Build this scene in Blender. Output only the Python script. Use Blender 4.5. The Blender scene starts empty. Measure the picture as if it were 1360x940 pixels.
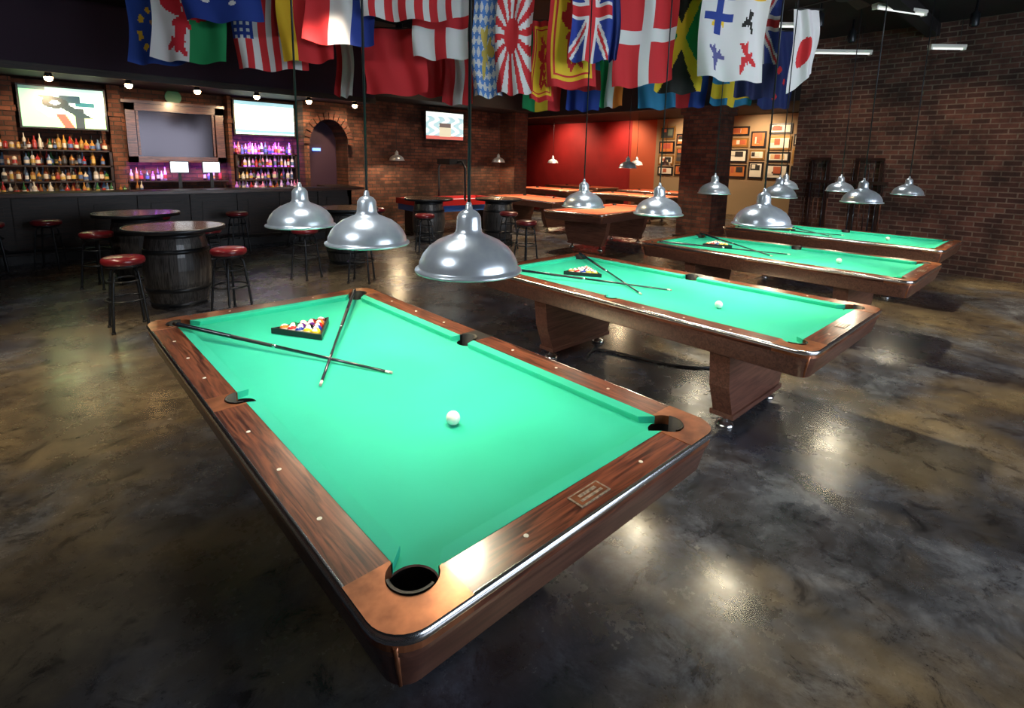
import bpy, bmesh, random
from math import *
from mathutils import Vector, Matrix
random.seed(7)
scene=bpy.context.scene
try:
    scene.view_settings.view_transform='Standard'
    scene.view_settings.look='None'
except Exception as e: print(e)

# ---------------------------------------------------------------- materials
def newmat(name):
    m=bpy.data.materials.new(name);m.use_nodes=True
    nt=m.node_tree;b=nt.nodes['Principled BSDF'];return m,nt,b
def simple(name,col,rough=.5,metal=0,emit=None,es=0,coat=0,bump=0,bscale=40,var=0,vscale=6):
    m,nt,b=newmat(name)
    b.inputs['Base Color'].default_value=(*col,1);b.inputs['Roughness'].default_value=rough
    b.inputs['Metallic'].default_value=metal
    if coat: b.inputs['Coat Weight'].default_value=coat;b.inputs['Coat Roughness'].default_value=.12
    if emit: b.inputs['Emission Color'].default_value=(*emit,1);b.inputs['Emission Strength'].default_value=es
    tc=nt.nodes.new('ShaderNodeTexCoord')
    if var:
        n=nt.nodes.new('ShaderNodeTexNoise');n.inputs['Scale'].default_value=vscale;n.inputs['Detail'].default_value=6
        nt.links.new(tc.outputs['Object'],n.inputs['Vector'])
        r=nt.nodes.new('ShaderNodeValToRGB')
        r.color_ramp.elements[0].position=.3;r.color_ramp.elements[1].position=.7
        r.color_ramp.elements[0].color=(*[c*(1-var) for c in col],1);r.color_ramp.elements[1].color=(*[min(1,c*(1+var)) for c in col],1)
        nt.links.new(n.outputs['Fac'],r.inputs['Fac']);nt.links.new(r.outputs['Color'],b.inputs['Base Color'])
    if bump:
        n=nt.nodes.new('ShaderNodeTexNoise');n.inputs['Scale'].default_value=bscale;n.inputs['Detail'].default_value=4
        nt.links.new(tc.outputs['Object'],n.inputs['Vector'])
        bp=nt.nodes.new('ShaderNodeBump');bp.inputs['Strength'].default_value=bump;bp.inputs['Distance'].default_value=.01
        nt.links.new(n.outputs['Fac'],bp.inputs['Height']);nt.links.new(bp.outputs['Normal'],b.inputs['Normal'])
    return m
def wood(name,c1,c2,rough=.35,axis='Y',scale=6,coat=.3):
    m,nt,b=newmat(name);tc=nt.nodes.new('ShaderNodeTexCoord');mp=nt.nodes.new('ShaderNodeMapping')
    nt.links.new(tc.outputs['Object'],mp.inputs['Vector'])
    s={'X':(.6,9,9),'Y':(9,.6,9),'Z':(9,9,.6)}[axis];mp.inputs['Scale'].default_value=s
    n=nt.nodes.new('ShaderNodeTexNoise');n.inputs['Scale'].default_value=scale;n.inputs['Detail'].default_value=8;n.inputs['Distortion'].default_value=1.2
    nt.links.new(mp.outputs[0],n.inputs['Vector'])
    r=nt.nodes.new('ShaderNodeValToRGB');r.color_ramp.elements[0].position=.36;r.color_ramp.elements[1].position=.64
    r.color_ramp.elements[0].color=(*c1,1);r.color_ramp.elements[1].color=(*c2,1)
    nt.links.new(n.outputs['Fac'],r.inputs['Fac']);nt.links.new(r.outputs['Color'],b.inputs['Base Color'])
    b.inputs['Roughness'].default_value=rough;b.inputs['Coat Weight'].default_value=coat;b.inputs['Coat Roughness'].default_value=.15
    return m
def brick(name,axis,c1,c2,mort,rough=.85):
    m,nt,b=newmat(name);g=nt.nodes.new('ShaderNodeNewGeometry');s=nt.nodes.new('ShaderNodeSeparateXYZ');c=nt.nodes.new('ShaderNodeCombineXYZ')
    nt.links.new(g.outputs['Position'],s.inputs[0])
    if axis=='XY':
        a=nt.nodes.new('ShaderNodeMath');a.operation='ADD';nt.links.new(s.outputs['X'],a.inputs[0]);nt.links.new(s.outputs['Y'],a.inputs[1]);nt.links.new(a.outputs[0],c.inputs[0])
    else: nt.links.new(s.outputs[axis],c.inputs[0])
    nt.links.new(s.outputs['Z'],c.inputs[1])
    t=nt.nodes.new('ShaderNodeTexBrick');nt.links.new(c.outputs[0],t.inputs['Vector'])
    t.inputs['Scale'].default_value=1;t.inputs['Brick Width'].default_value=.24;t.inputs['Row Height'].default_value=.086
    t.inputs['Mortar Size'].default_value=.010;t.inputs['Mortar Smooth'].default_value=.2;t.inputs['Bias'].default_value=-.1
    t.inputs['Color1'].default_value=(*c1,1);t.inputs['Color2'].default_value=(*c2,1);t.inputs['Mortar'].default_value=(*mort,1)
    n=nt.nodes.new('ShaderNodeTexNoise');n.inputs['Scale'].default_value=1.7;n.inputs['Detail'].default_value=8;n.inputs['Roughness'].default_value=.7
    nt.links.new(g.outputs['Position'],n.inputs['Vector'])
    r=nt.nodes.new('ShaderNodeValToRGB');r.color_ramp.elements[0].position=.35;r.color_ramp.elements[1].position=.72
    r.color_ramp.elements[0].color=(.3,.28,.28,1);r.color_ramp.elements[1].color=(1.5,1.4,1.35,1);nt.links.new(n.outputs['Fac'],r.inputs['Fac'])
    mx=nt.nodes.new('ShaderNodeMix');mx.data_type='RGBA';mx.blend_type='MULTIPLY';mx.inputs['Factor'].default_value=1
    nt.links.new(t.outputs['Color'],mx.inputs['A']);nt.links.new(r.outputs['Color'],mx.inputs['B']);nt.links.new(mx.outputs['Result'],b.inputs['Base Color'])
    bp=nt.nodes.new('ShaderNodeBump');bp.inputs['Strength'].default_value=.8;bp.inputs['Distance'].default_value=.015;bp.invert=True
    nt.links.new(t.outputs['Fac'],bp.inputs['Height']);nt.links.new(bp.outputs['Normal'],b.inputs['Normal'])
    b.inputs['Roughness'].default_value=rough
    return m
def attrmat(name,rough=.6,emit=0,coat=0,backlit=0):
    m,nt,b=newmat(name);a=nt.nodes.new('ShaderNodeVertexColor');a.layer_name='Col'
    nt.links.new(a.outputs['Color'],b.inputs['Base Color']);b.inputs['Roughness'].default_value=rough
    if coat: b.inputs['Coat Weight'].default_value=coat
    if emit: nt.links.new(a.outputs['Color'],b.inputs['Emission Color']);b.inputs['Emission Strength'].default_value=emit
    return m
# floor
def floormat():
    m,nt,b=newmat('stained_concrete');g=nt.nodes.new('ShaderNodeNewGeometry')
    def noise(sc,det=8,ro=.6,dist=0,off=(0,0,0)):
        mp=nt.nodes.new('ShaderNodeMapping');mp.inputs['Location'].default_value=off;nt.links.new(g.outputs['Position'],mp.inputs['Vector'])
        n=nt.nodes.new('ShaderNodeTexNoise');n.inputs['Scale'].default_value=sc;n.inputs['Detail'].default_value=det;n.inputs['Roughness'].default_value=ro;n.inputs['Distortion'].default_value=dist
        nt.links.new(mp.outputs[0],n.inputs['Vector']);return n.outputs['Fac']
    def ramp(src,els):
        r=nt.nodes.new('ShaderNodeValToRGB');r.color_ramp.elements[0].position=els[0][0];r.color_ramp.elements[0].color=(*els[0][1],1)
        r.color_ramp.elements[1].position=els[-1][0];r.color_ramp.elements[1].color=(*els[-1][1],1)
        for p,c in els[1:-1]:
            e=r.color_ramp.elements.new(p);e.color=(*c,1)
        nt.links.new(src,r.inputs['Fac']);return r.outputs['Color']
    def mix(f,a,bb,mode='MIX'):
        x=nt.nodes.new('ShaderNodeMix');x.data_type='RGBA';x.blend_type=mode
        if isinstance(f,float): x.inputs['Factor'].default_value=f
        else: nt.links.new(f,x.inputs['Factor'])
        nt.links.new(a,x.inputs['A']);nt.links.new(bb,x.inputs['B']);return x.outputs['Result']
    base=ramp(noise(.8,10,.64,.3),[(.34,(.032,.027,.024)),(.46,(.068,.055,.042)),(.56,(.12,.096,.062)),(.70,(.18,.155,.115))])
    blue=ramp(noise(2.2,10,.72,.3,(4,2,0)),[(.38,(.013,.017,.028)),(.52,(.040,.050,.078)),(.72,(.15,.18,.25))])
    msk=ramp(noise(.45,5,.6,.3,(9.3,1.5,0)),[(.44,(0,0,0)),(.57,(.9,.9,.9))])
    c=mix(msk,base,blue)
    dk=ramp(noise(4.5,10,.78,.6,(1,7,0)),[(.36,(.25,.25,.28)),(.47,(.87,.87,.87)),(.58,(1,1,1)),(.74,(1.55,1.52,1.48))])
    c=mix(1.0,c,dk,'MULTIPLY')
    sp=ramp(noise(30,8,.8,.5,(2,7,0)),[(.33,(.35,.35,.38)),(.42,(1,1,1)),(.64,(1,1,1)),(.74,(2.2,2.2,2.3))])
    c=mix(.6,c,sp,'MULTIPLY')
    nt.links.new(c,b.inputs['Base Color'])
    rr=nt.nodes.new('ShaderNodeMapRange');rr.inputs['From Min'].default_value=.3;rr.inputs['From Max'].default_value=.7;rr.inputs['To Min'].default_value=.18;rr.inputs['To Max'].default_value=.34
    nt.links.new(noise(2.5,8,.7,0,(3,3,3)),rr.inputs['Value']);nt.links.new(rr.outputs[0],b.inputs['Roughness'])
    bp=nt.nodes.new('ShaderNodeBump');bp.inputs['Strength'].default_value=.12;bp.inputs['Distance'].default_value=.01
    nt.links.new(noise(5,5,.5),bp.inputs['Height']);nt.links.new(bp.outputs['Normal'],b.inputs['Normal'])
    b.inputs['Specular IOR Level'].default_value=1.0
    return m
FLOOR=floormat()
FELT=simple('green_felt',(.016,.50,.335),.85,bump=.15,bscale=900,var=.05,vscale=3)
FELTO=simple('orange_felt',(.85,.22,.11),.85)
RAILY=wood('rosewood_y',(.042,.010,.006),(.25,.075,.036),.3,'Y')
RAILX=wood('rosewood_x',(.042,.010,.006),(.25,.075,.036),.3,'X')
APRON=wood('apron_wood',(.10,.038,.026),(.20,.083,.055),.4,'X',5)
COPPER=simple('copper_casting',(.36,.13,.058),.34,.6,coat=.3,var=.45,vscale=14)
CHROME=simple('chrome',(.95,.95,.97),.22,1)
ALU=simple('brushed_aluminium',(.84,.90,.98),.28,.68,var=.08,vscale=20)
WHITE=simple('white_enamel',(.85,.85,.8),.4)
BLACK=simple('black_plastic',(.012,.012,.014),.4)
BLKM=simple('black_metal',(.03,.034,.04),.35,.6)
POCK=simple('pocket_leather',(.008,.008,.008),.6)
RED=simple('oxblood_vinyl',(.20,.013,.02),.28,coat=.4)
IVORY=simple('ivory',(.85,.82,.72),.3)
BALLW=simple('cue_ball_resin',(.9,.88,.8),.12,coat=.6)
BULB=simple('bulb_glow',(1,.9,.7),.5,emit=(1,.74,.38),es=70)
WARM=simple('warm_glow',(1,.8,.5),.5,emit=(1,.62,.28),es=40)
TUBE=simple('tube_glow',(1,1,1),.5,emit=(.95,1,.95),es=.8)
PLATE=simple('name_plate',(.6,.52,.42),.35,.7,var=.5,vscale=90)
BARW=wood('dark_barrel_oak',(.015,.015,.017),(.085,.08,.078),.4,'Z',5)
TOPW=wood('barrel_top_wood',(.05,.035,.026),(.24,.17,.12),.25,'X',5,.5)
BARD=wood('bar_dark_wood',(.008,.005,.004),(.038,.016,.010),.5,'X',5,.08)
FRAMEW=wood('mirror_frame_wood',(.04,.012,.006),(.15,.05,.024),.3,'X',5)
MIRR=simple('mirror_glass',(.035,.03,.035),.12,.9)
CEIL=simple('dark_ceiling_paint',(.010,.008,.010),.8)
SOFF=simple('plum_soffit_paint',(.035,.012,.035),.7)
REDW=simple('red_wall_paint',(.38,.014,.014),.7,var=.2,vscale=1)
ORNG=simple('orange_wall_paint',(.5,.09,.03),.7)
CREAM=simple('cream_wall_paint',(.36,.25,.14),.8)
BRX=brick('brick_x','X',(.09,.034,.024),(.22,.085,.05),(.055,.042,.035))
BRY=brick('brick_y','Y',(.055,.022,.018),(.15,.062,.045),(.17,.13,.105))
BRC=brick('brick_corner','XY',(.10,.03,.02),(.20,.07,.04),(.07,.05,.042))
ATT=attrmat('painted_colours',.6)
FLAGM=attrmat('flag_cloth',.8)
SCR=attrmat('screen_image',.3,emit=1.6)
GLS=attrmat('bottle_glass',.12,emit=.05,coat=.8)  # faint emission put into the bottle colours, as if lit
BALLM=attrmat('ball_resin',.12,coat=.6)
CUEB=simple('cue_butt_lacquer',(.008,.012,.02),.2,coat=.6);CUEB2=simple('cue_wrap',(.012,.012,.014),.5)
CUES=simple('cue_shaft',(.02,.025,.035),.25,coat=.5);CUET=simple('cue_tip',(.5,.4,.35),.8)

# ---------------------------------------------------------------- mesh builder
class MB:
    def __init__(s): s.v=[];s.f=[];s.m=[];s.s=[];s.c=[];s.mats=[]
    def mi(s,mat):
        if mat not in s.mats: s.mats.append(mat)
        return s.mats.index(mat)
    def add(s,vs,fs,mat,smooth=False,col=(1,1,1)):
        o=len(s.v);i=s.mi(mat);s.v+=[tuple(v) for v in vs]
        for f in fs: s.f.append([o+k for k in f]);s.m.append(i);s.s.append(smooth);s.c.append(col)
    def box(s,a,b,mat,col=(1,1,1)):
        x0,y0,z0=a;x1,y1,z1=b
        v=[(x0,y0,z0),(x1,y0,z0),(x1,y1,z0),(x0,y1,z0),(x0,y0,z1),(x1,y0,z1),(x1,y1,z1),(x0,y1,z1)]
        s.add(v,[(3,2,1,0),(4,5,6,7),(0,1,5,4),(1,2,6,5),(2,3,7,6),(3,0,4,7)],mat,False,col)
    def prism(s,poly,z0,z1,mat,ax='Z',col=(1,1,1),topmat=None):
        n=len(poly)
        def P(p,h):
            return {'Z':(p[0],p[1],h),'Y':(p[0],h,p[1]),'X':(h,p[0],p[1])}[ax]
        v=[P(p,z0) for p in poly]+[P(p,z1) for p in poly]
        s.add(v,[(i,(i+1)%n,n+(i+1)%n,n+i) for i in range(n)],mat,False,col)
        s.add([P(p,z1) for p in poly],[tuple(range(n))],topmat or mat,False,col)
        s.add([P(p,z0) for p in poly],[tuple(range(n))[::-1]],mat,False,col)
    def lathe(s,prof,mat,c=(0,0,0),seg=32,smooth=True,col=(1,1,1),capb=True,capt=True):
        v=[];f=[]
        for r,z in prof:
            for k in range(seg):
                a=2*pi*k/seg;v.append((c[0]+r*cos(a),c[1]+r*sin(a),c[2]+z))
        for i in range(len(prof)-1):
            for k in range(seg):
                k2=(k+1)%seg;f.append((i*seg+k,i*seg+k2,(i+1)*seg+k2,(i+1)*seg+k))
        s.add(v,f,mat,smooth,col)
        if capb and prof[0][0]>1e-4: s.add(v[:seg],[tuple(range(seg))[::-1]],mat,False,col)
        if capt and prof[-1][0]>1e-4: s.add(v[-seg:],[tuple(range(seg))],mat,False,col)
    def tube(s,pts,r,mat,seg=8,closed=False,col=(1,1,1),r2=None):
        pts=[Vector(p) for p in pts];n=len(pts);v=[];f=[]
        for i,p in enumerate(pts):
            if closed: t=pts[(i+1)%n]-pts[i-1]
            else: t=pts[min(i+1,n-1)]-pts[max(i-1,0)]
            t.normalize();up=Vector((0,0,1)) if abs(t.z)<.9 else Vector((1,0,0))
            a=t.cross(up).normalized();b=t.cross(a).normalized()
            rr=r if r2 is None else r+(r2-r)*i/(n-1)
            for k in range(seg):
                q=2*pi*k/seg;v.append(p+a*rr*cos(q)+b*rr*sin(q))
        m=n if closed else n-1
        for i in range(m):
            j=(i+1)%n
            for k in range(seg):
                k2=(k+1)%seg;f.append((i*seg+k,i*seg+k2,j*seg+k2,j*seg+k))
        s.add(v,f,mat,True,col)
        if not closed:
            s.add(v[:seg],[tuple(range(seg))[::-1]],mat,False,col);s.add(v[-seg:],[tuple(range(seg))],mat,False,col)
    def sphere(s,c,r,mat,col=(1,1,1),seg=16,rings=10,colf=None):
        v=[];f=[]
        for i in range(rings+1):
            t=pi*i/rings
            for k in range(seg):
                a=2*pi*k/seg;v.append((c[0]+r*sin(t)*cos(a),c[1]+r*sin(t)*sin(a),c[2]-r*cos(t)))
        for i in range(rings):
            for k in range(seg):
                k2=(k+1)%seg;q=(i*seg+k,i*seg+k2,(i+1)*seg+k2,(i+1)*seg+k)
                if colf: s.add([v[j] for j in q],[(0,1,2,3)],mat,True,colf(i/rings,k/seg))
                else: f.append(q)
        if f: s.add(v,f,mat,True,col)
    def mesh(s,name):
        me=bpy.data.meshes.new(name);me.from_pydata(s.v,[],s.f)
        for m in s.mats: me.materials.append(m)
        me.polygons.foreach_set('material_index',s.m);me.polygons.foreach_set('use_smooth',s.s)
        ca=me.color_attributes.new('Col','FLOAT_COLOR','CORNER');buf=[]
        for p,c in zip(me.polygons,s.c):
            buf+=[c[0],c[1],c[2],1.0]*p.loop_total
        ca.data.foreach_set('color',buf);me.update()
        bm=bmesh.new();bm.from_mesh(me)
        bmesh.ops.remove_doubles(bm,verts=bm.verts,dist=1e-6) if len(bm.verts)<60000 else None
        big=[f for f in bm.faces if len(f.verts)>4]
        if big: bmesh.ops.triangulate(bm,faces=big)
        bm.to_mesh(me);bm.free();return me
    def obj(s,name,loc=(0,0,0),rot=0,parent=None):
        return inst(s.mesh(name),name,loc,rot,parent)
def inst(me,name,loc=(0,0,0),rot=0,parent=None):
    o=bpy.data.objects.new(name,me);o.location=loc;o.rotation_euler=(0,0,rot);bpy.context.collection.objects.link(o)
    if parent: o.parent=parent
    return o
def empty(name,loc,rot=0):
    e=bpy.data.objects.new(name,None);e.empty_display_size=.1;e.location=loc;e.rotation_euler=(0,0,rot);bpy.context.collection.objects.link(e);return e
def light(name,kind,loc,energy,color=(1,1,1),size=.1,rot=None,parent=None,spot=None,blend=.5,sy=None,target=None):
    l=bpy.data.lights.new(name,kind);l.energy=energy;l.color=color
    if kind=='AREA':
        l.size=size
        if sy: l.shape='RECTANGLE';l.size_y=sy
    else: l.shadow_soft_size=size
    if kind=='SPOT': l.spot_size=radians(spot);l.spot_blend=blend
    o=bpy.data.objects.new(name,l);o.location=loc
    if target: o.rotation_euler=(Vector(target)-Vector(loc)).to_track_quat('-Z','Y').to_euler()
    if rot: o.rotation_euler=rot
    bpy.context.collection.objects.link(o)
    if parent: o.parent=parent
    return o

# ---------------------------------------------------------------- room shell
CZ=4.3
def boxobj(name,a,b,mat):
    m=MB();m.box(a,b,mat);return m.obj(name)
boxobj('floor',(-4,-6.5,-.1),(19.3,20.3,0),FLOOR)
boxobj('ceiling',(-4,-6.5,CZ),(19.3,20.3,CZ+.1),CEIL)
boxobj('wall_left',(-4.2,-6.5,0),(-4,12.7,CZ),BRY)
boxobj('wall_front',(-4.2,-6.7,0),(11.7,-6.5,CZ),BRX)
boxobj('wall_bar',(-4.2,12.5,0),(5.6,12.7,CZ),BRX)
boxobj('wall_back',(5.6,12.0,0),(11.75,12.3,CZ),BRX)
boxobj('wall_right',(11.4,-6.5,0),(11.75,3.35,CZ),BRY)
boxobj('wall_header',(11.4,3.35,3.15),(11.8,12.0,CZ),CEIL)
boxobj('wall_far',(19.0,3.3,0),(19.2,20.2,CZ),REDW)
boxobj('wall_far_side',(11.75,20.0,0),(19.0,20.2,CZ),REDW)
boxobj('wall_far_return',(11.55,12.3,0),(11.75,20.0,CZ),REDW)
boxobj('wall_far_end',(11.75,3.1,0),(19.2,3.3,CZ),CREAM)
boxobj('wall_far_cream',(18.9,3.3,0),(19.0,11.4,3.59),CREAM)
boxobj('wall_far_orange',(18.9,11.4,0),(19.0,12.6,3.59),ORNG)
boxobj('ceiling_back_room',(11.8,3.3,3.6),(19.0,20.0,3.7),CEIL)
boxobj('ceiling_soffit',(-4,10.9,3.1),(5.9,12.5,CZ),SOFF)
boxobj('ceiling_soffit_back',(5.9,10.9,3.28),(11.4,12.0,CZ),CEIL)
boxobj('trim_soffit',(-4,10.86,3.08),(5.9,10.9,3.2),BARD)
# columns
m=MB();m.box((11.15,4.95,0),(11.95,5.8,3.14),BRC);m.box((11.1,4.9,0),(12.0,5.85,.12),BARD);m.box((11.1,4.9,2.95),(12.0,5.85,3.13),BRC);m.obj('brick_column')
m=MB();m.box((10.85,11.3,0),(11.39,11.99,3.27),BRC);m.box((10.82,11.27,0),(11.39,11.99,.12),BARD);m.obj('brick_pier')
m=MB()
for y in (-2,1.2,4.4,7.6): m.box((-3.98,y,4.08),(11.38,y+.18,4.28),CEIL)
m.obj('ceiling_beams')
# ---------------------------------------------------------------- pool table
TW,TL=1.466,2.92
def arc(c,r,a0,a1,n=14): return [(c[0]+r*cos(radians(a0+(a1-a0)*i/n)),c[1]+r*sin(radians(a0+(a1-a0)*i/n))) for i in range(n+1)]
def rring(ins,R,n=8):
    p=[];r=max(R-ins,.01)
    for cx,cy,a in ((R,R,180),(TW-R,R,270),(TW-R,TL-R,0),(R,TL-R,90)):
        p+=arc((cx,cy),r,a,a+90,n)
    return p
def loft(mb,profile,mat,R=.1):
    rings=[[(x,y,z) for x,y in rring(i,R)] for i,z in profile];n=len(rings[0]);v=[q for r in rings for q in r]
    f=[]
    for k in range(len(rings)-1):
        for i in range(n):
            j=(i+1)%n;f.append((k*n+i,k*n+j,(k+1)*n+j,(k+1)*n+i))
    mb.add(v,f,mat,True)
def pool_table_mesh(name,felt):
    m=MB();zt=.80;zb=.770;wr=.13;cu=.18;c=.225;a=.072
    H=TL/2
    def flips(poly,fx,fy):
        q=[((TW-x) if fx else x,(TL-y) if fy else y) for x,y in poly]
        return q[::-1] if fx!=fy else q
    corner=arc((.1,.1),.1,180,270,8)+[(c,0),(c,wr)]+arc((.150,.150),.068,-20,-250,18)+[(wr,c)]+[(0,c)]
    side=[(0,H-a),(wr,H-a)]+arc((.125,H),.06,-85,-275,16)+[(wr,H+a),(0,H+a)]
    for fx in (0,1):
        for fy in (0,1): m.prism(flips(corner,fx,fy),.755,zt+.002,COPPER)
    for fx in (0,1): m.prism(flips(side,fx,0),.755,zt+.001,COPPER if fx==0 else BLACK)
    for fx in (0,1):
        for y0,y1 in ((c,H-a),(H+a,TL-c)):
            m.prism(flips([(0,y0),(wr,y0),(wr,y1),(0,y1)],fx,0),.755,zt,RAILY)
    for fy in (0,1): m.prism(flips([(c,0),(TW-c,0),(TW-c,wr),(c,wr)],0,fy),.755,zt,RAILX)
    for k in range(1,8):
        if k==4: continue
        y=.18+(TL-.36)*k/8
        for x in (.062,TW-.062): m.lathe([(.0075,0),(.0075,.0012)],IVORY,(x,y,zt),12)
    for k in (1,2,3):
        x=.18+(TW-.36)*k/4
        if k==2: continue
        for y in (.062,TL-.062): m.lathe([(.0075,0),(.0075,.0012)],IVORY,(x,y,zt),12)
    m.box((TW/2-.07,.035,zt),(TW/2+.07,.095,zt+.003),PLATE)
    m.box((TW/2-.062,.041,zt+.003),(TW/2+.062,.089,zt+.004),COPPER)
    m.box((TW/2-.05,.05,zt+.004),(TW/2+.05,.06,zt+.0045),PLATE);m.box((TW/2-.04,.068,zt+.004),(TW/2+.04,.08,zt+.0045),PLATE)
    def cushion(p0,p1,n0,n1):
        v=[(p0[0],p0[1],zt+.001),(p1[0],p1[1],zt+.001),(n1[0],n1[1],zt-.003),(n0[0],n0[1],zt-.003),
           (p0[0],p0[1],zb-.003),(p1[0],p1[1],zb-.003)]
        k=.12
        def L(a,b): return (a[0]+(b[0]-a[0])*k,a[1]+(b[1]-a[1])*k)
        b1=L(n1,p1);b0=L(n0,p0)
        v+=[(b1[0],b1[1],zb-.003),(b0[0],b0[1],zb-.003),(n1[0],n1[1],zt-.010),(n0[0],n0[1],zt-.010)]
        m.add(v,[(0,1,2,3),(3,2,8,9),(9,8,6,7),(0,3,9,7,4),(1,5,6,8,2)],felt)
    for fx in (0,1):
        for fy in (0,1):
            F=lambda x,y:((TW-x) if fx else x,(TL-y) if fy else y)
            cushion(F(wr,c-.012),F(wr,H-.062),F(cu,c+.035),F(cu,H-.075))
    for fy in (0,1):
        F=lambda x,y:(x,(TL-y) if fy else y)
        cushion(F(c-.012,wr),F(TW-c+.012,wr),F(c+.035,cu),F(TW-c-.035,cu))
    cor=arc((.150,.150),.068,107,-17,12)
    def C(fx,fy):
        q=[((TW-x) if fx else x,(TL-y) if fy else y) for x,y in cor]
        return q[::-1] if fx!=fy else q
    sideL=arc((.125,H),.06,85,-85,12)
    sideR=[(TW-x,y) for x,y in sideL][::-1]
    bed=C(0,0)+C(1,0)+sideR+C(1,1)+C(0,1)+sideL
    m.add([(x,y,zb) for x,y in bed],[tuple(range(len(bed)))],felt)
    for (x,y,r) in [(.150,.150,.066),(TW-.150,.150,.066),(.150,TL-.150,.066),(TW-.150,TL-.150,.066),(.125,H,.058),(TW-.125,H,.058)]:
        m.lathe([(0.0,.64),(r*.8,.645),(r-.001,.68),(r-.001,zb-.004)],POCK,(x,y,0),24,capb=False,capt=False)
        ang=0 if x<TW/2 else 180
        if abs(y-H)>.1: ang=45 if (x<TW/2 and y<H) else 135 if y<H else -45 if x<TW/2 else -135
        sp=115 if abs(y-H)>.1 else 93
        A=arc((x,y),r,ang+sp,ang+360-sp,18)
        B=arc((x,y),r-.008,ang+sp,ang+360-sp,18)
        n=len(A);v=[(p[0],p[1],zt+.006) for p in A]+[(p[0],p[1],zt+.006) for p in B]+[(p[0],p[1],.66) for p in B]
        f=[(i,i+1,n+i+1,n+i) for i in range(n-1)]+[(n+i,n+i+1,2*n+i+1,2*n+i) for i in range(n-1)]
        m.add(v,f,POCK,True)
    loft(m,[(.006,zt+.0015),(0,zt+.0015),(-.004,zt-.002),(-.007,zt-.008),(-.007,zt-.02),(-.002,zt-.026),(.004,zt-.028)],CHROME)
    loft(m,[(.004,zt-.028),(.004,.74),(.012,.73),(.036,.632),(.045,.625),(.09,.625)],APRON)
    loft(m,[(.09,.627),(.3,.627),(.5,.627)],BLACK)
    m.box((.45,.45,.62),(TW-.45,TL-.45,.63),BLACK)
    for fx in (0,1):
        for fy in (0,1):
            d=.018
            x=TW-d if fx else d;y=TL-d if fy else d
            m.tube([(x+(.012 if not fx else -.012),y+(.012 if not fy else -.012),.77),(x+(.04 if not fx else -.04),y+(.04 if not fy else -.04),.63)],.007,COPPER,6)
    for y in (.62,TL-.62):
        m.prism([(.33,.10),(TW-.33,.10),(TW-.24,.33),(TW-.2,.626),(.2,.626),(.24,.33)],y-.07,y+.07,APRON,'Y')
        m.box((.31,y-.085,.085),(TW-.31,y+.085,.12),APRON)
        for x in (.38,TW-.38):
            m.lathe([(.062,0),(.062,.012),(.045,.028),(.02,.035),(.02,.09)],CHROME,(x,y,0),20)
    return m.mesh(name)
PTM=pool_table_mesh('pool_table',FELT)
PTO=pool_table_mesh('pool_table_orange',FELTO)
TABS=[(0,0),(2.646,.038),(5.404,.094),(8.018,.25)]
BZ=.7705
cols=[(.85,.62,.03),(.02,.05,.4),(.6,.02,.02),(.12,.02,.25),(.85,.22,.02),(.01,.2,.07),(.25,.02,.03),(.01,.01,.01)]
def rackballs():
    m=MB();r=.0275;k=0;order=[1,9,2,10,8,3,11,4,12,5,13,6,14,7,15]
    for row in range(5):
        for j in range(row+1):
            x=(j-row/2)*2*r*1.01;y=row*r*1.75;n=order[k];k+=1
            base=cols[(n-1)%8];tilt=random.random()*6
            def cf(u,w,n=n,base=base,tilt=tilt):
                if n<=8:
                    return (.9,.87,.78) if (abs(u-.75)<.12 and abs(w-.6)<.1) else base
                return base if abs(((u*2+sin(w*2*pi+tilt)*.35)%2)-1)<.22 else (.9,.87,.78)
            m.sphere((x,y,0),r,BALLM,seg=16,rings=12,colf=cf)
    return m.mesh('billiard_balls')
BM_=rackballs()
def rackmesh():
    m=MB()
    def tri(o):
        r=.0275;h=4*r*1.75
        return [(0,-.056-o*2),( .160+o*1.73,h+.029+o),(-.160-o*1.73,h+.029+o)]
    a=tri(0);b=tri(.010)
    for i in range(3):
        j=(i+1)%3;m.prism([a[i],b[i],b[j],a[j]],0,.034,BLACK)
    return m.mesh('ball_rack')
RM=rackmesh()
def cb():
    m=MB();m.sphere((0,0,0),.0286,BALLW,seg=28,rings=18);return m.mesh('cue_ball')
CB=cb()
def cue(p0,p1):
    p0=Vector(p0);p1=Vector(p1);m=MB();L=(p1-p0)
    q=lambda t:p0+L*t
    m.tube([q(0),q(.02)],.0125,BLACK,12,r2=.013)
    m.tube([q(.02),q(.3)],.013,CUEB,12,r2=.0112);m.tube([q(.3),q(.5)],.0112,CUEB2,12,r2=.0095)
    m.tube([q(.5),q(.515)],.0098,CHROME,12);m.tube([q(.515),q(.975)],.0095,CUES,12,r2=.0065)
    m.tube([q(.975),q(.992)],.0066,IVORY,12);m.tube([q(.992),q(1)],.0064,CUET,12)
    return m
cm1=cue((.115,2.70,.822),(.775,1.33,.779)).mesh('cue_stick')
cm2=cue((1.285,2.76,.834),(.45,1.41,.781)).mesh('cue_stick')
cbp=[(.705,.735),(.58,.83),(.67,.79),(.75,.76)]
for i,(x,y) in enumerate(TABS):
    inst(PTM,'pool_table',(x,y,0))
    inst(RM,'ball_rack',(x+.715,y+2.09,BZ));inst(BM_,'billiard_balls',(x+.715,y+2.095,BZ+.0275))
    inst(CB,'cue_ball',(x+cbp[i][0],y+cbp[i][1],BZ+.0286))
    inst(cm1,'cue_stick',(x,y,0));inst(cm2,'cue_stick',(x,y,.0))
inst(PTO,'pool_table',(10.6,5.75,0),radians(97))
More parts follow.
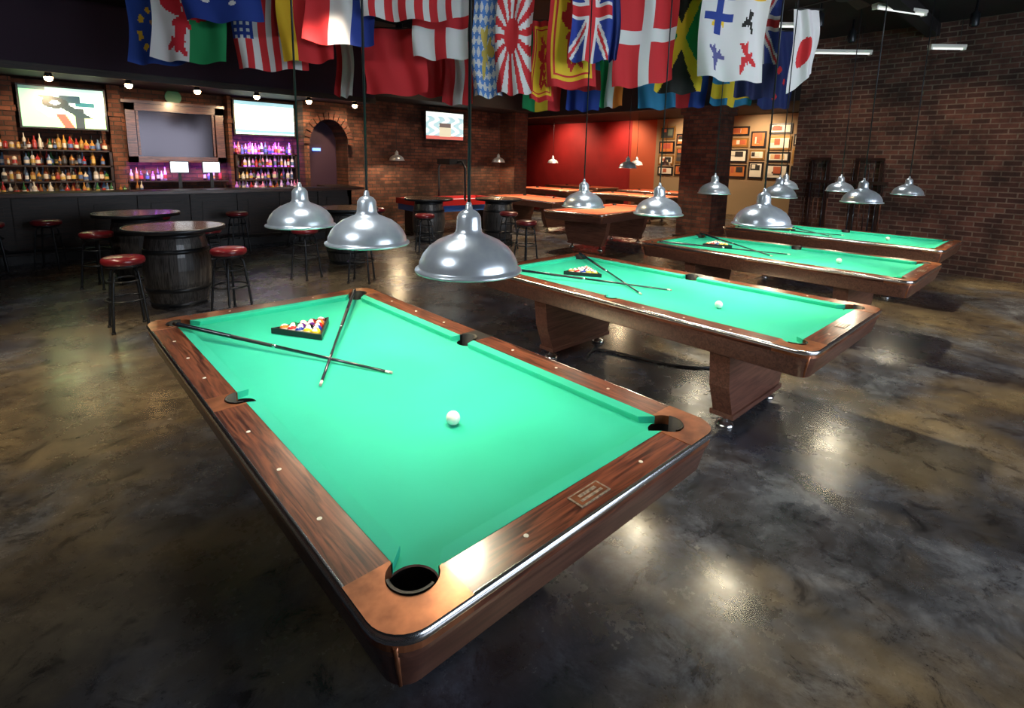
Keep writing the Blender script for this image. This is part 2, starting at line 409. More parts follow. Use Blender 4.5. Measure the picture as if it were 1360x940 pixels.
for x,y,r in ((9.2,8.1,-.1),(13.4,7.6,0),(13.4,11.3,0),(16.2,8.4,0),(16.2,12.2,0),(13.2,15.2,0)):
    inst(PTO,'pool_table',(x,y,0),r)
# power cord on the floor
m=MB();pts=[]
for i in range(40):
    t=i/39;pts.append((3.25+1.0*t+.06*sin(t*9),2.1+.25*sin(t*7)-.9*t,.012))
m.tube(pts,.011,BLACK,6);m.obj('power_cord')

# ---------------------------------------------------------------- pendant lamps
def lampmesh(seg=48):
    m=MB()
    prof=[(.200,0),(.203,.004),(.201,.010),(.190,.013),(.187,.020),(.186,.035),(.172,.065),(.150,.092),(.118,.116),(.082,.132),(.058,.142),(.050,.150),(.047,.165),(.045,.205),(.040,.215),(.034,.222),(.030,.226),(.014,.234),(.012,.25),(.008,.26)]
    m.lathe(prof,ALU,seg=seg,capb=False)
    inn=[(r-.004,z-.001) for r,z in prof[:12]]+[(.0,.149)]
    m.lathe(inn,WHITE,seg=seg,capb=False,capt=False)
    return m
LM=lampmesh().mesh('shade')
def bulbm():
    m=MB();m.sphere((0,0,0),.034,BULB,seg=16,rings=10);m.lathe([(.015,.03),(.015,.08)],WHITE);return m.mesh('bulb')
BB=bulbm()
def pendant(x,y,z=1.4,top=CZ,e=19,sc=1.0,col=(1,.90,.70)):
    p=empty('pendant_lamp',(x,y,z))
    s=inst(LM,'shade',(0,0,0),0,p);s.scale=(sc,sc,sc)
    b=inst(BB,'bulb',(0,0,.065),0,p)
    c=MB();c.tube([(0,0,.25*sc),(0,0,top-z)],.006,BLKM,6);c.obj('cord',(0,0,0),0,p)
    if e: light('lamp_light','SPOT',(0,0,.025),e,col,.08,(0,0,0),p,165,.2)
    return p
for (x,y) in ((.75,.70),(.75,1.50),(.75,2.34),(3.38,.68),(3.38,1.52),(3.38,2.32)): pendant(x,y)
for (x,y) in ((6.1,.75),(6.1,1.6),(6.0,2.35),(8.75,.85),(8.75,1.7),(8.75,2.5)): pendant(x,y,1.45)
for (x,y,z) in ((6.7,11.3,1.75),(10.1,11.2,1.75),(9.3,6.0,1.7),(13.9,8.9,1.75),(14,12.6,1.75),(16.9,9.7,1.75)): pendant(x,y,z,3.28 if y>10.9 and x<11.4 else (3.6 if x>11.8 else CZ),60,1.0,(1,.75,.45))

# ---------------------------------------------------------------- stools and barrels
def stoolmesh():
    m=MB();h=.76
    m.lathe([(.165,h-.075),(.185,h-.065),(.19,h-.045),(.19,h-.03),(.185,h-.012),(.165,h),(.10,h+.008),(0,h+.01)],RED,seg=32)
    m.lathe([(.12,h-.11),(.17,h-.085),(.17,h-.072)],BLKM,seg=28)
    for k in range(4):
        a=pi/4+k*pi/2;ca,sa=cos(a),sin(a)
        m.tube([(ca*r,sa*r,z) for r,z in ((.10,h-.10),(.145,h-.16),(.165,h-.3),(.185,.3),(.21,.05),(.215,.0))],.0135,BLKM,8)
        m.lathe([(.02,0),(.02,.02)],BLACK,(ca*.215,sa*.215,0),10)
    for r,z in ((.178,.32),(.155,.52)): m.tube([(r*cos(2*pi*i/28),r*sin(2*pi*i/28),z) for i in range(28)],.010,BLKM,8,True)
    return m.mesh('bar_stool')
SM=stoolmesh()
for i,(x,y) in enumerate(((.22,5.75),(1.2,5.72),(.2,8.05),(-.25,9.95),(2.45,9.9),(2.56,6.95),(3.1,6.25),(5.2,7.75),(6.1,5.85),(1.45,7.75),(5.0,9.3),(6.9,7.2),(-.9,9.95),(3.6,9.9),(1.2,9.95))):
    inst(SM,'bar_stool',(x,y,0),i*.4)
def barrelmesh():
    m=MB();seg=28
    prof=[(.29,.0),(.325,.15),(.35,.3),(.36,.46),(.35,.62),(.325,.77),(.29,.92)]
    m.lathe(prof,BARW,seg=seg,smooth=False)
    for z0,z1 in ((.02,.07),(.2,.25),(.66,.71),(.84,.89)):
        def R(z):
            for (r0,a),(r1,b) in zip(prof,prof[1:]):
                if a<=z<=b: return r0+(r1-r0)*(z-a)/(b-a)
            return .29
        m.lathe([(R(z0)+.001,z0),(R(z0)+.007,z0),(R(z1)+.007,z1),(R(z1)+.001,z1)],BLKM,seg=40)
    R=.53
    n=9
    for i in range(n):
        x0=-R+2*R*i/n+.003;x1=-R+2*R*(i+1)/n-.003
        pts=[]
        for t in range(7):
            x=x0+(x1-x0)*t/6;pts.append((x,-sqrt(max(0,R*R-x*x))))
        up=[(p[0],-p[1]) for p in pts[::-1]]
        m.prism(pts+up,.92,.957,TOPW)
    m.lathe([(R-.01,.915),(R+.006,.915),(R+.008,.94),(R+.006,.96),(R-.012,.96)],BLKM,seg=48,capb=False,capt=False)
    return m.mesh('barrel_table')
BRL=barrelmesh()
for i,(x,y) in enumerate(((.83,6.5),(.72,8.45),(3.6,7.75),(6.1,8.95),(7.5,8.2))): inst(BRL,'barrel_table',(x,y,0),.5+i*.7)

# ---------------------------------------------------------------- bar
m=MB()
m.box((-3.98,10.62,0),(5.1,10.72,1.08),BARD);m.box((-3.98,10.42,1.08),(5.3,11.05,1.14),BARD);m.box((-3.98,10.40,1.085),(5.32,10.42,1.135),FRAMEW)
m.box((-3.98,10.58,0),(5.14,10.64,.14),BLACK)
x=-3.9
while x<5:
    m.box((x,10.58,.14),(x+.09,10.63,1.05),BARD);m.box((x+.2,10.60,.28),(x+.72,10.63,.92),BARD);x+=.82
m.box((5.0,10.62,0),(5.1,11.7,1.08),BARD);m.box((4.75,11.0,1.08),(5.3,11.7,1.14),BARD)
m.tube([(-3.98,10.46,.22),(5.2,10.46,.22)],.022,BLKM,10)
m.obj('bar_counter')
m=MB()
m.box((-3.9,11.95,0),(4.45,12.19,.95),BARD);m.box((-3.9,11.9,.95),(4.48,12.49,1.0),BARD)
for (a,b) in ((-2.5,.88),(3.1,4.46)):
    for z in (1.26,1.55,1.84):
        m.box((a,12.12,z-.03),(b,12.48,z),BARD)
    for xx in (a,b-.04): m.box((xx,12.12,1.0),(xx+.04,12.48,1.84),BARD)
m.box((1.12,12.2,1.22),(2.95,12.48,1.25),BARD)
m.obj('back_bar_shelving')
def bottle(m,x,y,z,h,r,c,lab):
    m.lathe([(r,0),(r,h*.58),(r*.8,h*.66),(r*.35,h*.76),(r*.32,h*.97),(r*.38,h)],GLS,(x,y,z),8,True,c)
    m.lathe([(r*1.04,h*.15),(r*1.04,h*.45)],GLS,(x,y,z),8,True,lab,False,False)
m=MB();pal=[(.3,.12,.03),(.03,.12,.04),(.5,.45,.4),(.2,.05,.02),(.5,.25,.06),(.06,.04,.03),(.12,.2,.35),(.35,.03,.03),(.65,.6,.5),(.03,.03,.03)]
labs=[(.7,.65,.55),(.4,.06,.05),(.06,.06,.06),(.6,.42,.12),(.75,.75,.75),(.1,.16,.35)]
def fill(a,b,y,z,led_tint=False):
    x=a
    while x<b:
        h=random.uniform(.17,.29);r=random.uniform(.026,.042)
        c=random.choice([(.5,.2,.7),(.7,.5,.9),(.6,.2,.4),(.3,.2,.7),(.8,.7,.9)]) if led_tint and random.random()<.6 else random.choice(pal)  # purple of the LED light put into some bottle colours
        bottle(m,x,y,z,h,r,c,random.choice(labs));x+=r*2+random.choice((.006,.01,.03,.08))
for z in (1.0,1.26,1.55,1.84):
    for yy in (12.22,12.36):
        fill(-1.4,.82,yy,z) ;fill(3.16,4.40,yy,z,True)
fill(1.18,1.9,12.3,1.25,True);fill(2.5,2.9,12.3,1.25,True);fill(-1.4,1.35,11.98,1.0);fill(3.05,4.4,11.98,1.0,True)
m.obj('liquor_bottles')
m=MB();m.box((1.3,12.44,1.72),(2.84,12.46,2.7),MIRR)
for a,b in (((1.18,12.36,1.62),(1.34,12.49,2.8)),((2.8,12.36,1.62),(2.96,12.49,2.8)),((1.18,12.36,2.66),(2.96,12.49,2.8)),((1.18,12.36,1.62),(2.96,12.49,1.74))): m.box(a,b,FRAMEW)
m.box((1.12,12.32,2.8),(3.0,12.49,2.86),FRAMEW);m.box((1.36,12.40,1.76),(1.40,12.45,2.66),FRAMEW);m.box((2.74,12.40,1.76),(2.78,12.45,2.66),FRAMEW)
m.obj('bar_mirror')
for a,b in ((-.66,-.44),(.9,1.1),(3.01,3.08)):
    m=MB();m.box((a,12.2,1.0),(b,12.49,2.5),BRX);m.box((a-.02,12.17,2.5),(b+.02,12.49,2.6),BRX);m.box((a,12.18,2.6),(b,12.49,3.09),BRX)
    m.obj('brick_pilaster')
m=MB()
ap=[(4.5,0),(4.62,0),(4.62,2.1)]+[(5.1-.48*cos(pi*i/16),2.1+.6*sin(pi*i/16)) for i in range(17)]+[(5.58,0),(5.59,0),(5.59,3.09),(4.5,3.09)]
m.prism(ap,11.75,12.49,BRX,'Y')
for i in range(14):
    a0=pi*i/14+.02;a1=pi*(i+1)/14-.02
    q=[(5.1-.48*cos(a0),2.1+.6*sin(a0)),(5.1-.48*cos(a1),2.1+.6*sin(a1)),(5.1-.62*cos(a1),2.1+.76*sin(a1)),(5.1-.62*cos(a0),2.1+.76*sin(a0))]
    m.prism(q,11.70,11.76,BRC,'Y')
m.obj('brick_arch')
boxobj('trim_arch_panel',(4.63,12.4,0),(5.57,12.48,2.69),SOFF)
# ---------------------------------------------------------------- tv
def tv(name,x0,x1,z0,z1,y,pat):
    m=MB();m.box((x0-.03,y,z0-.03),(x1+.03,y+.05,z1+.03),BLACK)
    m.box(((x0+x1)/2-.15,y+.05,(z0+z1)/2-.1),((x0+x1)/2+.15,y+.28,(z0+z1)/2+.1),BLACK)
    nx,nz=64,38
    for i in range(nx):
        for j in range(nz):
            a=x0+(x1-x0)*i/nx;b=x0+(x1-x0)*(i+1)/nx;c=z0+(z1-z0)*j/nz;d=z0+(z1-z0)*(j+1)/nz
            m.add([(a,y-.002,c),(b,y-.002,c),(b,y-.002,d),(a,y-.002,d)],[(0,1,2,3)],SCR,False,pat((i+.5)/nx,(j+.5)/nz))
    return m.obj(name)
def p1(u,v):
    x=u-.4;y=v-.5
    if v>.93: return (.05,.12,.1) if u<.3 else (.4,.6,.5)
    if hypot(x*.9,y-.12)<.14: return (.01,.03,.03) if hypot(x*.9,y-.12)>.06 else (.25,.4,.4)
    if abs(u-.58)<.13 and abs(v-.72)<.1: return (.02,.06,.07)
    if abs(x+y*.9-.15)<.09 and -.25<y<.3: return (.02,.04,.04)
    if abs(u-.76)<.12 and abs(v-.6)<.06: return (.02,.15,.16)
    if abs(u-.55+.3*v)<.06 and v<.35: return (.35,.1,.06)
    if abs(u-.68)<.05 and v<.5: return (.03,.04,.04)
    if u<.25+.08*sin(v*9): return (.3,.7,.35)
    if v<.3+.05*sin(u*14): return (.5,.85,.35)
    return (.75,1,.78)
def p2(u,v):
    if v>.9: return (.25,.45,.5)
    if .06<v<.12: return (.15,.4,.45)
    if .62<u<.95 and (int(v*16)%2): return (.35,.75,.65)
    return (.75,1,.88) if (int(v*9)%2 or u<.3) else (.5,.85,.75)
def p3(u,v):
    if v>.85: return (.7,.75,.7)
    if abs(u-.5)<.16 and .1<v<.6: return (.45,.42,.3) if v<.45 else (.1,.08,.07)
    if v<.12: return (.4,.1,.08)
    return (.3,.45,.48) if sin(u*23+sin(v*15)*2)>-.2 else (.75,.8,.7)
tv('television',-.36,.83,2.24,2.95,12.10,p1);tv('television',3.14,4.43,2.28,3.0,12.14,p2);tv('television',7.87,9.15,2.36,3.1,11.7,p3)
PS=simple('pos_screen',(.8,.9,1),.3,emit=(.7,.85,1),es=1.6)
def pos(x):
    m=MB();m.box((x-.17,11.7,1.42),(x+.17,11.74,1.66),BLACK);m.box((x-.155,11.695,1.435),(x+.155,11.70,1.645),PS)
    m.box((x-.03,11.72,1.0),(x+.03,11.76,1.5),BLACK);m.box((x-.13,11.66,.985),(x+.13,11.83,1.02),BLACK);m.obj('cash_register_screen')
boxobj('register_counter',(1.4,11.62,0),(3.0,11.88,.98),BARD)
pos(1.92);pos(2.5)
for i in range(6):
    x=.02+1.08*i
    m=MB();m.lathe([(.05,-.10),(.06,-.08),(.04,.0)],BLKM,seg=16,capb=False);m.sphere((0,0,-.10),.06,WARM,seg=14,rings=8);m.obj('soffit_spotlight',(x,10.98,3.1))
    light('soffit_light','SPOT',(x,10.98,2.92),135,(1,.68,.38),.05,spot=100,blend=.8,target=(x,12.4,1.6))
for a,b,z in ((3.16,4.4,1.545),(3.16,4.4,1.25),(3.16,4.4,1.83),(1.15,2.9,1.22)):
    light('led_strip_glow','AREA',((a+b)/2,12.15,z+.29 if z<1.8 else z+.3),13,(.45,.12,1),b-a,sy=.05,target=((a+b)/2,12.4,z))
m=MB();m.box((4.95,12.36,1.95),(5.15,12.39,2.02),simple('neon_blue',(.1,.2,1),.4,emit=(.15,.3,1),es=3));m.obj('neon_sign')
m=MB();m.lathe([(.13,0),(.15,.02),(.15,.04)],simple('clock_green',(.02,.25,.1),.4),seg=28);o=m.obj('wall_clock',(2.05,12.49,2.98));o.rotation_euler=(radians(90),0,0)

# ---------------------------------------------------------------- far wall pictures
GILT=simple('gilt_frame',(.4,.22,.06),.4,.5)
def picture(y0,y1,z0,z1,x=18.9):
    m=MB();m.box((x-.04,y0,z0),(x,y1,z1),BLACK if random.random()<.6 else GILT)
    c=random.choice([(.7,.5,.25),(.1,.08,.06),(.5,.1,.06),(.75,.7,.6),(.15,.2,.15),(.6,.35,.1)]);c2=random.choice([(.9,.85,.7),(.05,.05,.05),(.6,.2,.05)])
    m.box((x-.05,y0+.06,z0+.06),(x-.035,y1-.06,z1-.06),ATT,c2)
    for k in range(3):
        a=random.uniform(y0+.1,y1-.25);b=random.uniform(z0+.1,z1-.22)
        m.box((x-.056-.002*k,a,b),(x-.04,min(y1-.08,a+random.uniform(.1,.35)),min(z1-.08,b+random.uniform(.08,.3))),ATT,random.choice([c,(.8,.75,.6),(.03,.03,.03),(.5,.12,.05)]))
    m.obj('framed_picture')
y=5.5
while y<11.2:
    w=random.uniform(.5,.85)
    z=1.35
    while z<3.3:
        h=random.uniform(.4,.7)
        if z+h<3.5 and y+w<11.35 : picture(y,y+w-.08,z,z+h-.08)
        z+=h
    y+=w
DR=simple('dark_rack_wood',(.03,.010,.008),.4,var=.4)
def cuerack(y0,y1):
    m=MB();X=11.39
    m.box((X-.16,y0,.45),(X,y1,.52),DR);m.box((X-.12,y0,1.5),(X,y1,1.56),DR);m.box((X-.1,y0+.1,1.95),(X,y1-.1,2.0),DR)
    for yy in (y0+.1,y1-.16): m.box((X-.05,yy,.45),(X,yy+.06,2.0),DR)
    y=y0+.06
    while y<y1-.03:
        mt=random.choice([CUEB,CUES,DR,FRAMEW]);m.tube([(X-.085,y,.52),(X-.08,y,1.2)],.014,mt,8,r2=.011);m.tube([(X-.08,y,1.2),(X-.075,y,random.uniform(1.9,2.05))],.010,random.choice([DR,CUES,FRAMEW]),8,r2=.006);y+=.085
    m.obj('cue_rack')
cuerack(1.65,2.3);cuerack(2.55,3.1)
def tubefix(x,y,z,L,rot):
    m=MB();m.box((-L/2,-.05,0),(L/2,.05,.04),WHITE);m.tube([(-L/2+.03,0,-.02),(L/2-.03,0,-.02)],.014,TUBE,10)
    for a in (-L/2,L/2-.03): m.box((a,-.04,-.04),(a+.03,.04,0),WHITE)
    for a in (-L*.35,L*.35): m.tube([(a,0,.05),(a,0,CZ-z)],.004,BLACK,6)
    m.obj('fluorescent_fixture',(x,y,z),rot)
tubefix(10.5,2.5,3.85,1.2,radians(-45));tubefix(9.2,1.33,4.1,1.0,radians(-25));tubefix(10.6,.95,3.74,.55,radians(-45));tubefix(8.9,2.85,4.08,.6,radians(-45))
m=MB();m.lathe([(.1,0),(.13,.05),(.1,.14),(.03,.16),(.02,.5)],BLKM,seg=24)
for k in range(5):
    a=2*pi*k/5;R=Matrix.Rotation(a,3,'Z');v=[R@Vector(p) for p in ((.1,-.05,.05),(.75,-.075,.07),(.75,.075,.04),(.1,.05,.03))]
    m.add(v+[Vector(p)+Vector((0,0,.01)) for p in v],[(3,2,1,0),(4,5,6,7),(0,1,5,4),(1,2,6,5),(2,3,7,6),(3,0,4,7)],BARD)
m.obj('ceiling_fan',(7.0,1.4,3.8))
def airhockey():
    m=MB();RB=simple('hockey_red',(.5,.02,.02),.3);BL=simple('hockey_blue',(.05,.15,.5),.3);WH=simple('hockey_white',(.8,.85,.9),.2,emit=(.8,.85,.9),es=.25)
    m.box((-1.2,-.6,.55),(1.2,.6,.76),BL);m.box((-1.12,-.52,.76),(1.12,.52,.765),WH)
    for a,b in (((-1.24,-.64,.7),(1.24,-.52,.84)),((-1.24,.52,.7),(1.24,.64,.84)),((-1.24,-.64,.7),(-1.12,.64,.84)),((1.12,-.64,.7),(1.24,.64,.84))): m.box(a,b,RB)
    for x in (-.95,.95): m.box((x-.12,-.5,0),(x+.12,.5,.56),BLACK)
    m.tube([(0,.62,.8),(0,.62,1.6),(0,.5,1.75),(0,-.5,1.75),(0,-.62,1.6),(0,-.62,.8)],.03,BLKM,8)
    m.box((-.25,-.3,1.68),(.25,.3,1.82),BLKM);m.tube([(-.02,0,0.766),(.02,0,.766)],.01,RB)
    m.lathe([(.05,0),(.05,.02),(.02,.03),(.02,.07),(0,.075)],RB,(.6,.1,.765));return m
airhockey().obj('air_hockey_table',(7.6,10.15,0),radians(-4))
# ---------------------------------------------------------------- flags
Rr=(.62,.025,.035);Ww=(.72,.72,.76);Bb=(.02,.05,.33);Yy=(.85,.55,.03);Gg=(.01,.26,.09);K=(.01,.01,.01);Tq=(.03,.22,.45);OR=(.8,.2,.02)
def blob(u,v,cx,cy,s,seed=0):
    x=(u-cx)/s;y=(v-cy)/s;r=hypot(x,y);a=atan2(y,x)
    return r<.55+.3*sin(3*a+seed)+.2*sin(7*a+seed*2)
def f_uk(u,v):
    x=u-.5;y=v-.5
    if abs(x)<.09 or abs(y)<.055: return Rr
    if abs(x)<.15 or abs(y)<.09: return Ww
    d=min(abs(x-y),abs(x+y))
    return Rr if d<.035 else Ww if d<.1 else Bb
def f_seal(u,v):
    if blob(u,v,.5,.35,.18,1): return (.5,.3,.15)
    if abs(hypot(u-.5,(v-.35)*1.5)-.34)<.05 and sin(atan2(v-.35,u-.5)*12)>0: return Yy
    return (.02,.07,.4)
def f_wales(u,v):
    if blob(u,v,.42,.45,.36,.7) or blob(u,v,.55,.7,.2,2) or blob(u,v,.35,.2,.18,4): return (.65,.02,.04)
    return Ww if u<.5 else Gg
def f_aus(u,v):
    if v>.55 and u<.5: return f_uk(u*2,(v-.55)/.45)
    for cx,cy in ((.3,.3),(.7,.8),(.65,.25),(.85,.5),(.55,.5)):
        if hypot(u-cx,(v-cy)*1.5)<.05: return Ww
    return (.01,.04,.28)
def f_us(u,v):
    if u<.3 and v>.3: return Ww if (int(u*24)%2 and int(v*30)%2) else Bb
    return Rr if int(u*11)%2==0 else Ww
def stripesv(cs): return lambda u,v:cs[min(len(cs)-1,int(u*len(cs)))]
def stripesh(cs): return lambda u,v:cs[min(len(cs)-1,int((1-v)*len(cs)))]
def f_eng(u,v): return Rr if abs(u-.5)<.1 or abs(v-.4)<.07 else Ww
def f_bav(u,v):
    if blob(u,v,.5,.45,.3,1.5): return (.6,.45,.1)
    return (.1,.25,.65) if (int((u+v*1.6)*6)+int((u-v*1.6)*6+20))%2 else Ww
def f_sun(u,v):
    a=atan2((v-.45)*1.5,u-.45)
    if hypot(u-.45,(v-.45)*1.5)<.2: return Rr
    return Rr if sin(a*14)>0 else Ww
def f_scot(u,v):
    if u<.08 or u>.92 or v<.06 or v>.94: return Rr
    if (.13<u<.17 or .83<u<.87) and .1<v<.9 or ((.1<v<.125 or .875<v<.9) and .13<u<.87): return Rr
    if blob(u,v,.5,.5,.3,.5) or blob(u,v,.4,.72,.14,2) or blob(u,v,.6,.25,.15,3): return Rr
    return Yy
def f_den(u,v): return Ww if abs(u-.52)<.09 or abs(v-.42)<.06 else Rr
def f_jam(u,v):
    d1=abs(v-u)*.7;d2=abs(v-(1-u))*.7
    if min(d1,d2)<.07: return Yy
    return K if (v>max(u,1-u) or v<min(u,1-u)) else Gg
def f_her(u,v):
    if u<.06 or u>.94 or v<.04: return Ww
    if v<.38:
        if u<.5:
            return (.1,.1,.3) if blob(u,v,.28,.2,.14,1) else Ww
        return Rr if blob(u,v,.73,.2,.17,2.2) else Ww
    if v<.68:
        if u<.5:
            return (.02,.05,.3) if abs(u-.28)<.05 or abs(v-.53)<.03 else (Ww if not blob(u,v,.28,.53,.12,3) else Yy)
        return Ww if not blob(u,v,.73,.5,.12,4) else K
    if u<.5: return Ww if blob(u,v,.25,.82,.1,1) else (.03,.07,.4)
    return (.02,.05,.3) if blob(u,v,.72,.83,.14,3) else Yy
def f_uk2(u,v):
    if v>.3: c=f_uk(u,(v-.3)/.7); return tuple(k*.5 for k in c)
    return (.01,.015,.08)
def f_jap(u,v): return Rr if hypot(u-.5,(v-.45)*1.3)<.25 else Ww
def f_nz(u,v):
    for cx,cy in ((.3,.3),(.7,.35),(.5,.15),(.5,.5)):
        if hypot(u-cx,(v-cy)*1.4)<.06: return Rr
    return (.01,.02,.12)
e=Vector((.733,-.681,0));nn=Vector((.681,.733,0));B0=Vector((-.47,-.854,0))
def flag(name,s0,s1,z0,z1,d,pat,tilt=0,amp=.035):
    nu,nv=48,60;w=s1-s0;h=z1-z0;ph=random.random()*6;k=random.uniform(1.5,2.5)
    m=MB();vs=[];sc=B0+e*((s0+s1)/2)+nn*d
    for j in range(nv+1):
        for i in range(nu+1):
            u=i/nu;v=j/nv;dep=amp*(1.2-v*.7)*sin(ph+u*2*pi*k+v*1.2)+.015*sin(u*17+v*5+ph)
            sx=(u-.5)*w*(1-.06*(1-v)*sin(ph))+.02*sin(v*6+ph);z=z0+v*h+tilt*(u-.5)*(1-v)-(.03*sin(pi*u)+.012*sin(ph+u*2*pi*k))*(1-v)
            p=e*sx+nn*dep;vs.append((p.x,p.y,z-z1))
    m.v=vs;mi=m.mi(FLAGM)
    for j in range(nv):
        for i in range(nu):
            a=j*(nu+1)+i;m.f.append([a,a+1,a+nu+2,a+nu+1]);m.m.append(mi);m.s.append(True);m.c.append(pat((i+.5)/nu,(j+.5)/nv))
    a=e*(-w/2-.03);b=e*(w/2+.03)
    m.tube([(a.x,a.y,.01),(b.x,b.y,.01)],.010,BLACK,6)
    for q in (a,b): m.tube([(q.x*.8,q.y*.8,.01),(q.x*.8,q.y*.8,CZ-z1)],.004,BLACK,5)
    m.obj(name,(sc.x,sc.y,z1))
T=4.2
FL=[('state_flag',-5.12,-4.3,3.0,T,7.3,f_seal),('wales_flag',-4.6,-3.68,2.99,T,7,f_wales,-.04),('australia_flag',-4.03,-3.05,3.42,T,6.7,f_aus),
('usa_flag',-3.72,-2.74,2.95,T,7.25,f_us),('spain_flag',-3.02,-2.3,3.02,T,7.0,stripesv([Yy,Rr,Rr])),('france_flag',-2.57,-1.75,3.2,T,6.8,stripesv([Rr,Ww,Bb]),-.04),
('red_flag',-2.05,-1.17,2.68,3.5,7.35,stripesv([Rr])),('striped_flag',-1.85,-.67,3.48,T,6.7,lambda u,v:Rr if int(u*13)%2 else Ww),
('england_flag',-1.3,-.6,3.1,T,7.05,f_eng),('peru_flag',-1.1,-.66,2.68,3.6,8.5,stripesv([Rr,Ww,Rr])),('bavaria_flag',-.55,-.17,2.63,3.9,6.95,f_bav),
('rising_sun_flag',-.25,.21,2.66,T,6.85,f_sun),('lion_flag',.2,.52,2.62,3.6,7.2,f_scot),('scotland_royal_flag',.4,1.04,2.77,T,7.0,f_scot,.03),
('union_flag',.66,1.13,3.05,T,6.75,f_uk),('blue_flag',1.1,1.27,3.1,T,6.9,stripesv([Bb,(.02,.04,.2)])),('denmark_flag',1.25,2.0,2.82,T,7.0,f_den,.12),
('jamaica_flag',1.86,2.47,2.77,T,7.3,f_jam),('heraldic_flag',2.2,3.03,2.86,T,6.7,f_her,-.06),('new_zealand_flag',2.95,3.52,2.74,T,7.4,f_uk2),
('japan_flag',3.47,3.8,2.86,3.75,7.0,f_jap,.3),
('mexico_flag',-2.75,-2.5,2.75,3.8,8.4,stripesv([Rr,Ww,Ww])),('austria_flag',-1.5,-1.0,2.8,3.8,8.6,stripesv([Rr])),('lithuania_flag',.15,.72,2.62,3.8,8.6,stripesv([Gg,Yy,Rr])),
('russia_flag',.78,1.3,2.62,3.8,8.4,stripesh([Ww,Tq,Rr,Bb])),('ireland_flag',1.3,1.7,2.7,3.8,8.6,stripesv([Gg,Ww,OR])),('fiji_flag',1.9,2.5,2.68,3.8,8.5,stripesv([Tq,Tq])),
('romania_flag',2.5,3.0,2.72,3.8,8.6,stripesv([Rr,(.02,.05,.3)])),('sweden_flag',3.05,3.7,2.75,3.8,8.5,lambda u,v:Yy if abs(u-.5)<.1 or abs(v-.2)<.1 else Tq),('dark_ensign_flag',3.7,4.2,2.7,3.8,8.3,f_nz)]
for f in FL: flag(*f)

# ---------------------------------------------------------------- lights
w=bpy.data.worlds.new('world');scene.world=w;w.use_nodes=True
w.node_tree.nodes['Background'].inputs[0].default_value=(.5,.55,.7,1);w.node_tree.nodes['Background'].inputs[1].default_value=.03
def added_spot(x,y,e,tgt,col=(1,.9,.75),spot=50,size=.08,z=4.05,blend=.6):  # added spot with a made-up can, there only for its light
    m=MB();m.lathe([(.05,-.12),(.06,-.1),(.06,.06),(.02,.1),(.015,CZ-z)],BLKM,seg=16,capb=False);m.obj('added_spot_can',(x,y,z))
    light('added_spot_light','SPOT',(x,y,z-.14),e,col,size,spot=spot,blend=blend,target=tgt)
for i,(x,y) in enumerate(TABS):
    added_spot(x+.73,y+2.0,150,(x+.73,y+1.4,.8),(.97,1,1),52,.5)  # added spot above each table to even out the felt
AIS=(1,.80,.46)  # warm tint of the added aisle spots that shape floor pools
added_spot(2.05,4.6,1300,(2.08,1.2,0),AIS,40,.2,blend=.9)
added_spot(2.3,-.3,380,(2.2,-.9,0),AIS,62,.15,blend=.9)
added_spot(4.75,2.9,1900,(4.75,.5,0),AIS,46,.08,blend=.8)
added_spot(7.45,.9,1200,(7.6,-.7,0),AIS,58,.08,blend=.8)
added_spot(10.3,-.4,900,(10.2,-1.0,0),AIS,55,.08,blend=.8)
added_spot(-1.4,4.4,900,(-.9,4.2,0),(1,.78,.48),70,blend=.9);added_spot(2.3,5.5,450,(2.0,5.4,0),(1,.82,.6),75,blend=.9);added_spot(-.8,7.0,200,(.4,6.4,.3),(1,.85,.7),70,blend=.9);added_spot(4.6,7.6,300,(4.6,7.4,0),(1,.82,.6),75,blend=.9)  # added warm spots for the left floor and barrel area
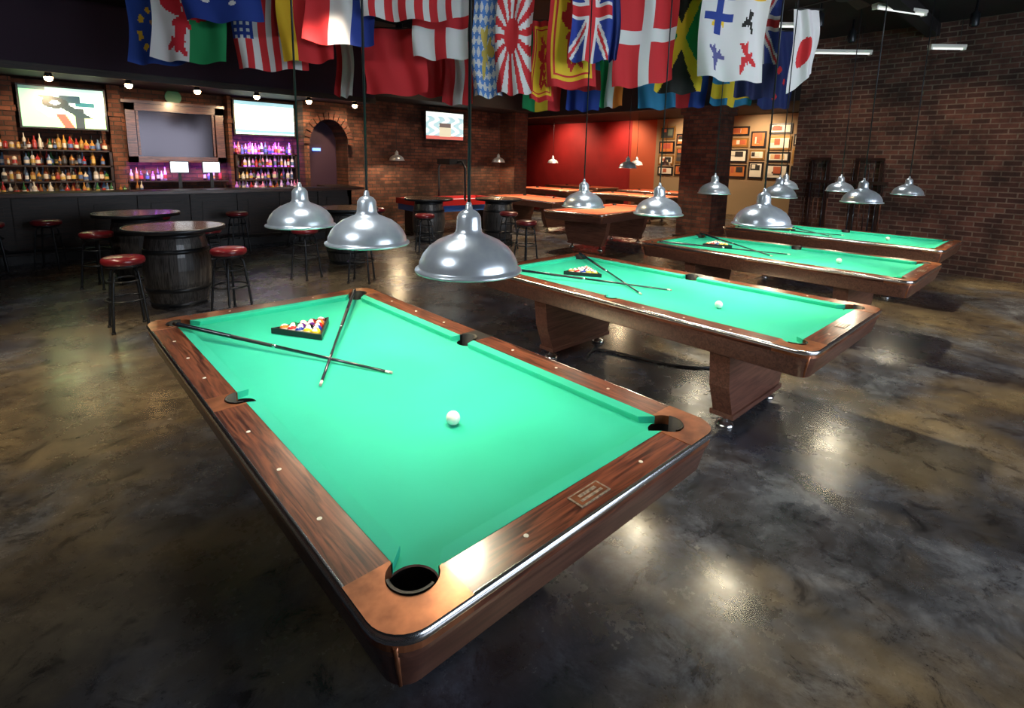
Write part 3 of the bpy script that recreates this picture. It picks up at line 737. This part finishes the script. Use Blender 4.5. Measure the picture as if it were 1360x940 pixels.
# added cool spots to brighten the lamp shades
added_spot(-2.2,1.0,330,(.75,1.5,1.5),(.85,.93,1),42,.35,blend=.9)
added_spot(1.9,-2.4,260,(3.2,1.4,1.4),(.85,.93,1),48,.35,blend=.9)
m=MB();WG=simple('fill_window_glow',(.8,.9,1),.3,emit=(.75,.87,1),es=3)  # unseen window added behind the camera for cool fill
m.box((.5,-6.5,.9),(7.0,-6.46,3.6),WG)
for x in (.5,2.1,3.75,5.4,7): m.box((x-.05,-6.5,.85),(x+.05,-6.40,3.65),BLKM)
for z in (.85,2.2,3.6): m.box((.45,-6.5,z),(7.05,-6.40,z+.07),BLKM)
m.obj('fill_window')
light('fill_window_light','AREA',(3.75,-6.3,2.2),330,(.78,.87,1),6,sy=2.6,target=(3.3,0,1.0))  # added area lamp at the unseen window, fills aprons and shades
for x,y in ((-1.6,3.4),(1.0,1.8),(3.6,.4),(5.6,-.8)):
    added_spot(x,y,85,(x+2.7,y+3.2,3.2),(1,.95,.9),80,.1,4.0)  # added spots to light the flags
for y in (-1.0,.6,2.2): added_spot(10.2,y,65,(11.4,y+.2,1.0),(1,.66,.42),90,blend=.9)  # added wash on the right wall bricks
for x in (7,9.5): added_spot(x,9.6,75,(x,12,1.9),(1,.7,.45),90,blend=.9)  # added wash on the back wall bricks
for x,y in ((17.6,7),(17.6,9.8),(17.6,12.8),(17.4,16)): light('picture_light','SPOT',(x,y,3.4),230,(1,.75,.5),.1,spot=120,blend=.8,target=(19,y,2.0))
for x,y in ((14,8),(14,12),(9,8.5)): light('room_light','SPOT',(x,y,3.4),750,(1,.74,.5),.2,spot=130,blend=.8,target=(x,y,0))

# ---------------------------------------------------------------- camera
cam=bpy.data.cameras.new('camera');co=bpy.data.objects.new('camera',cam);bpy.context.collection.objects.link(co)
yaw,pitch,roll=.822,.1634,.021
F=Vector((cos(yaw)*cos(pitch),sin(yaw)*cos(pitch),-sin(pitch)));R=Vector((sin(yaw),-cos(yaw),0));U=R.cross(F)
R2=R*cos(roll)+U*sin(roll);U2=-R*sin(roll)+U*cos(roll)
M=Matrix((R2,U2,-F)).transposed().to_4x4();M.translation=Vector((-.4701,-.8537,1.8175))
co.matrix_world=M
cam.sensor_width=36;cam.lens=700.26/1360*36;cam.shift_y=(328.28-470)/1360;cam.clip_start=.02
scene.camera=co
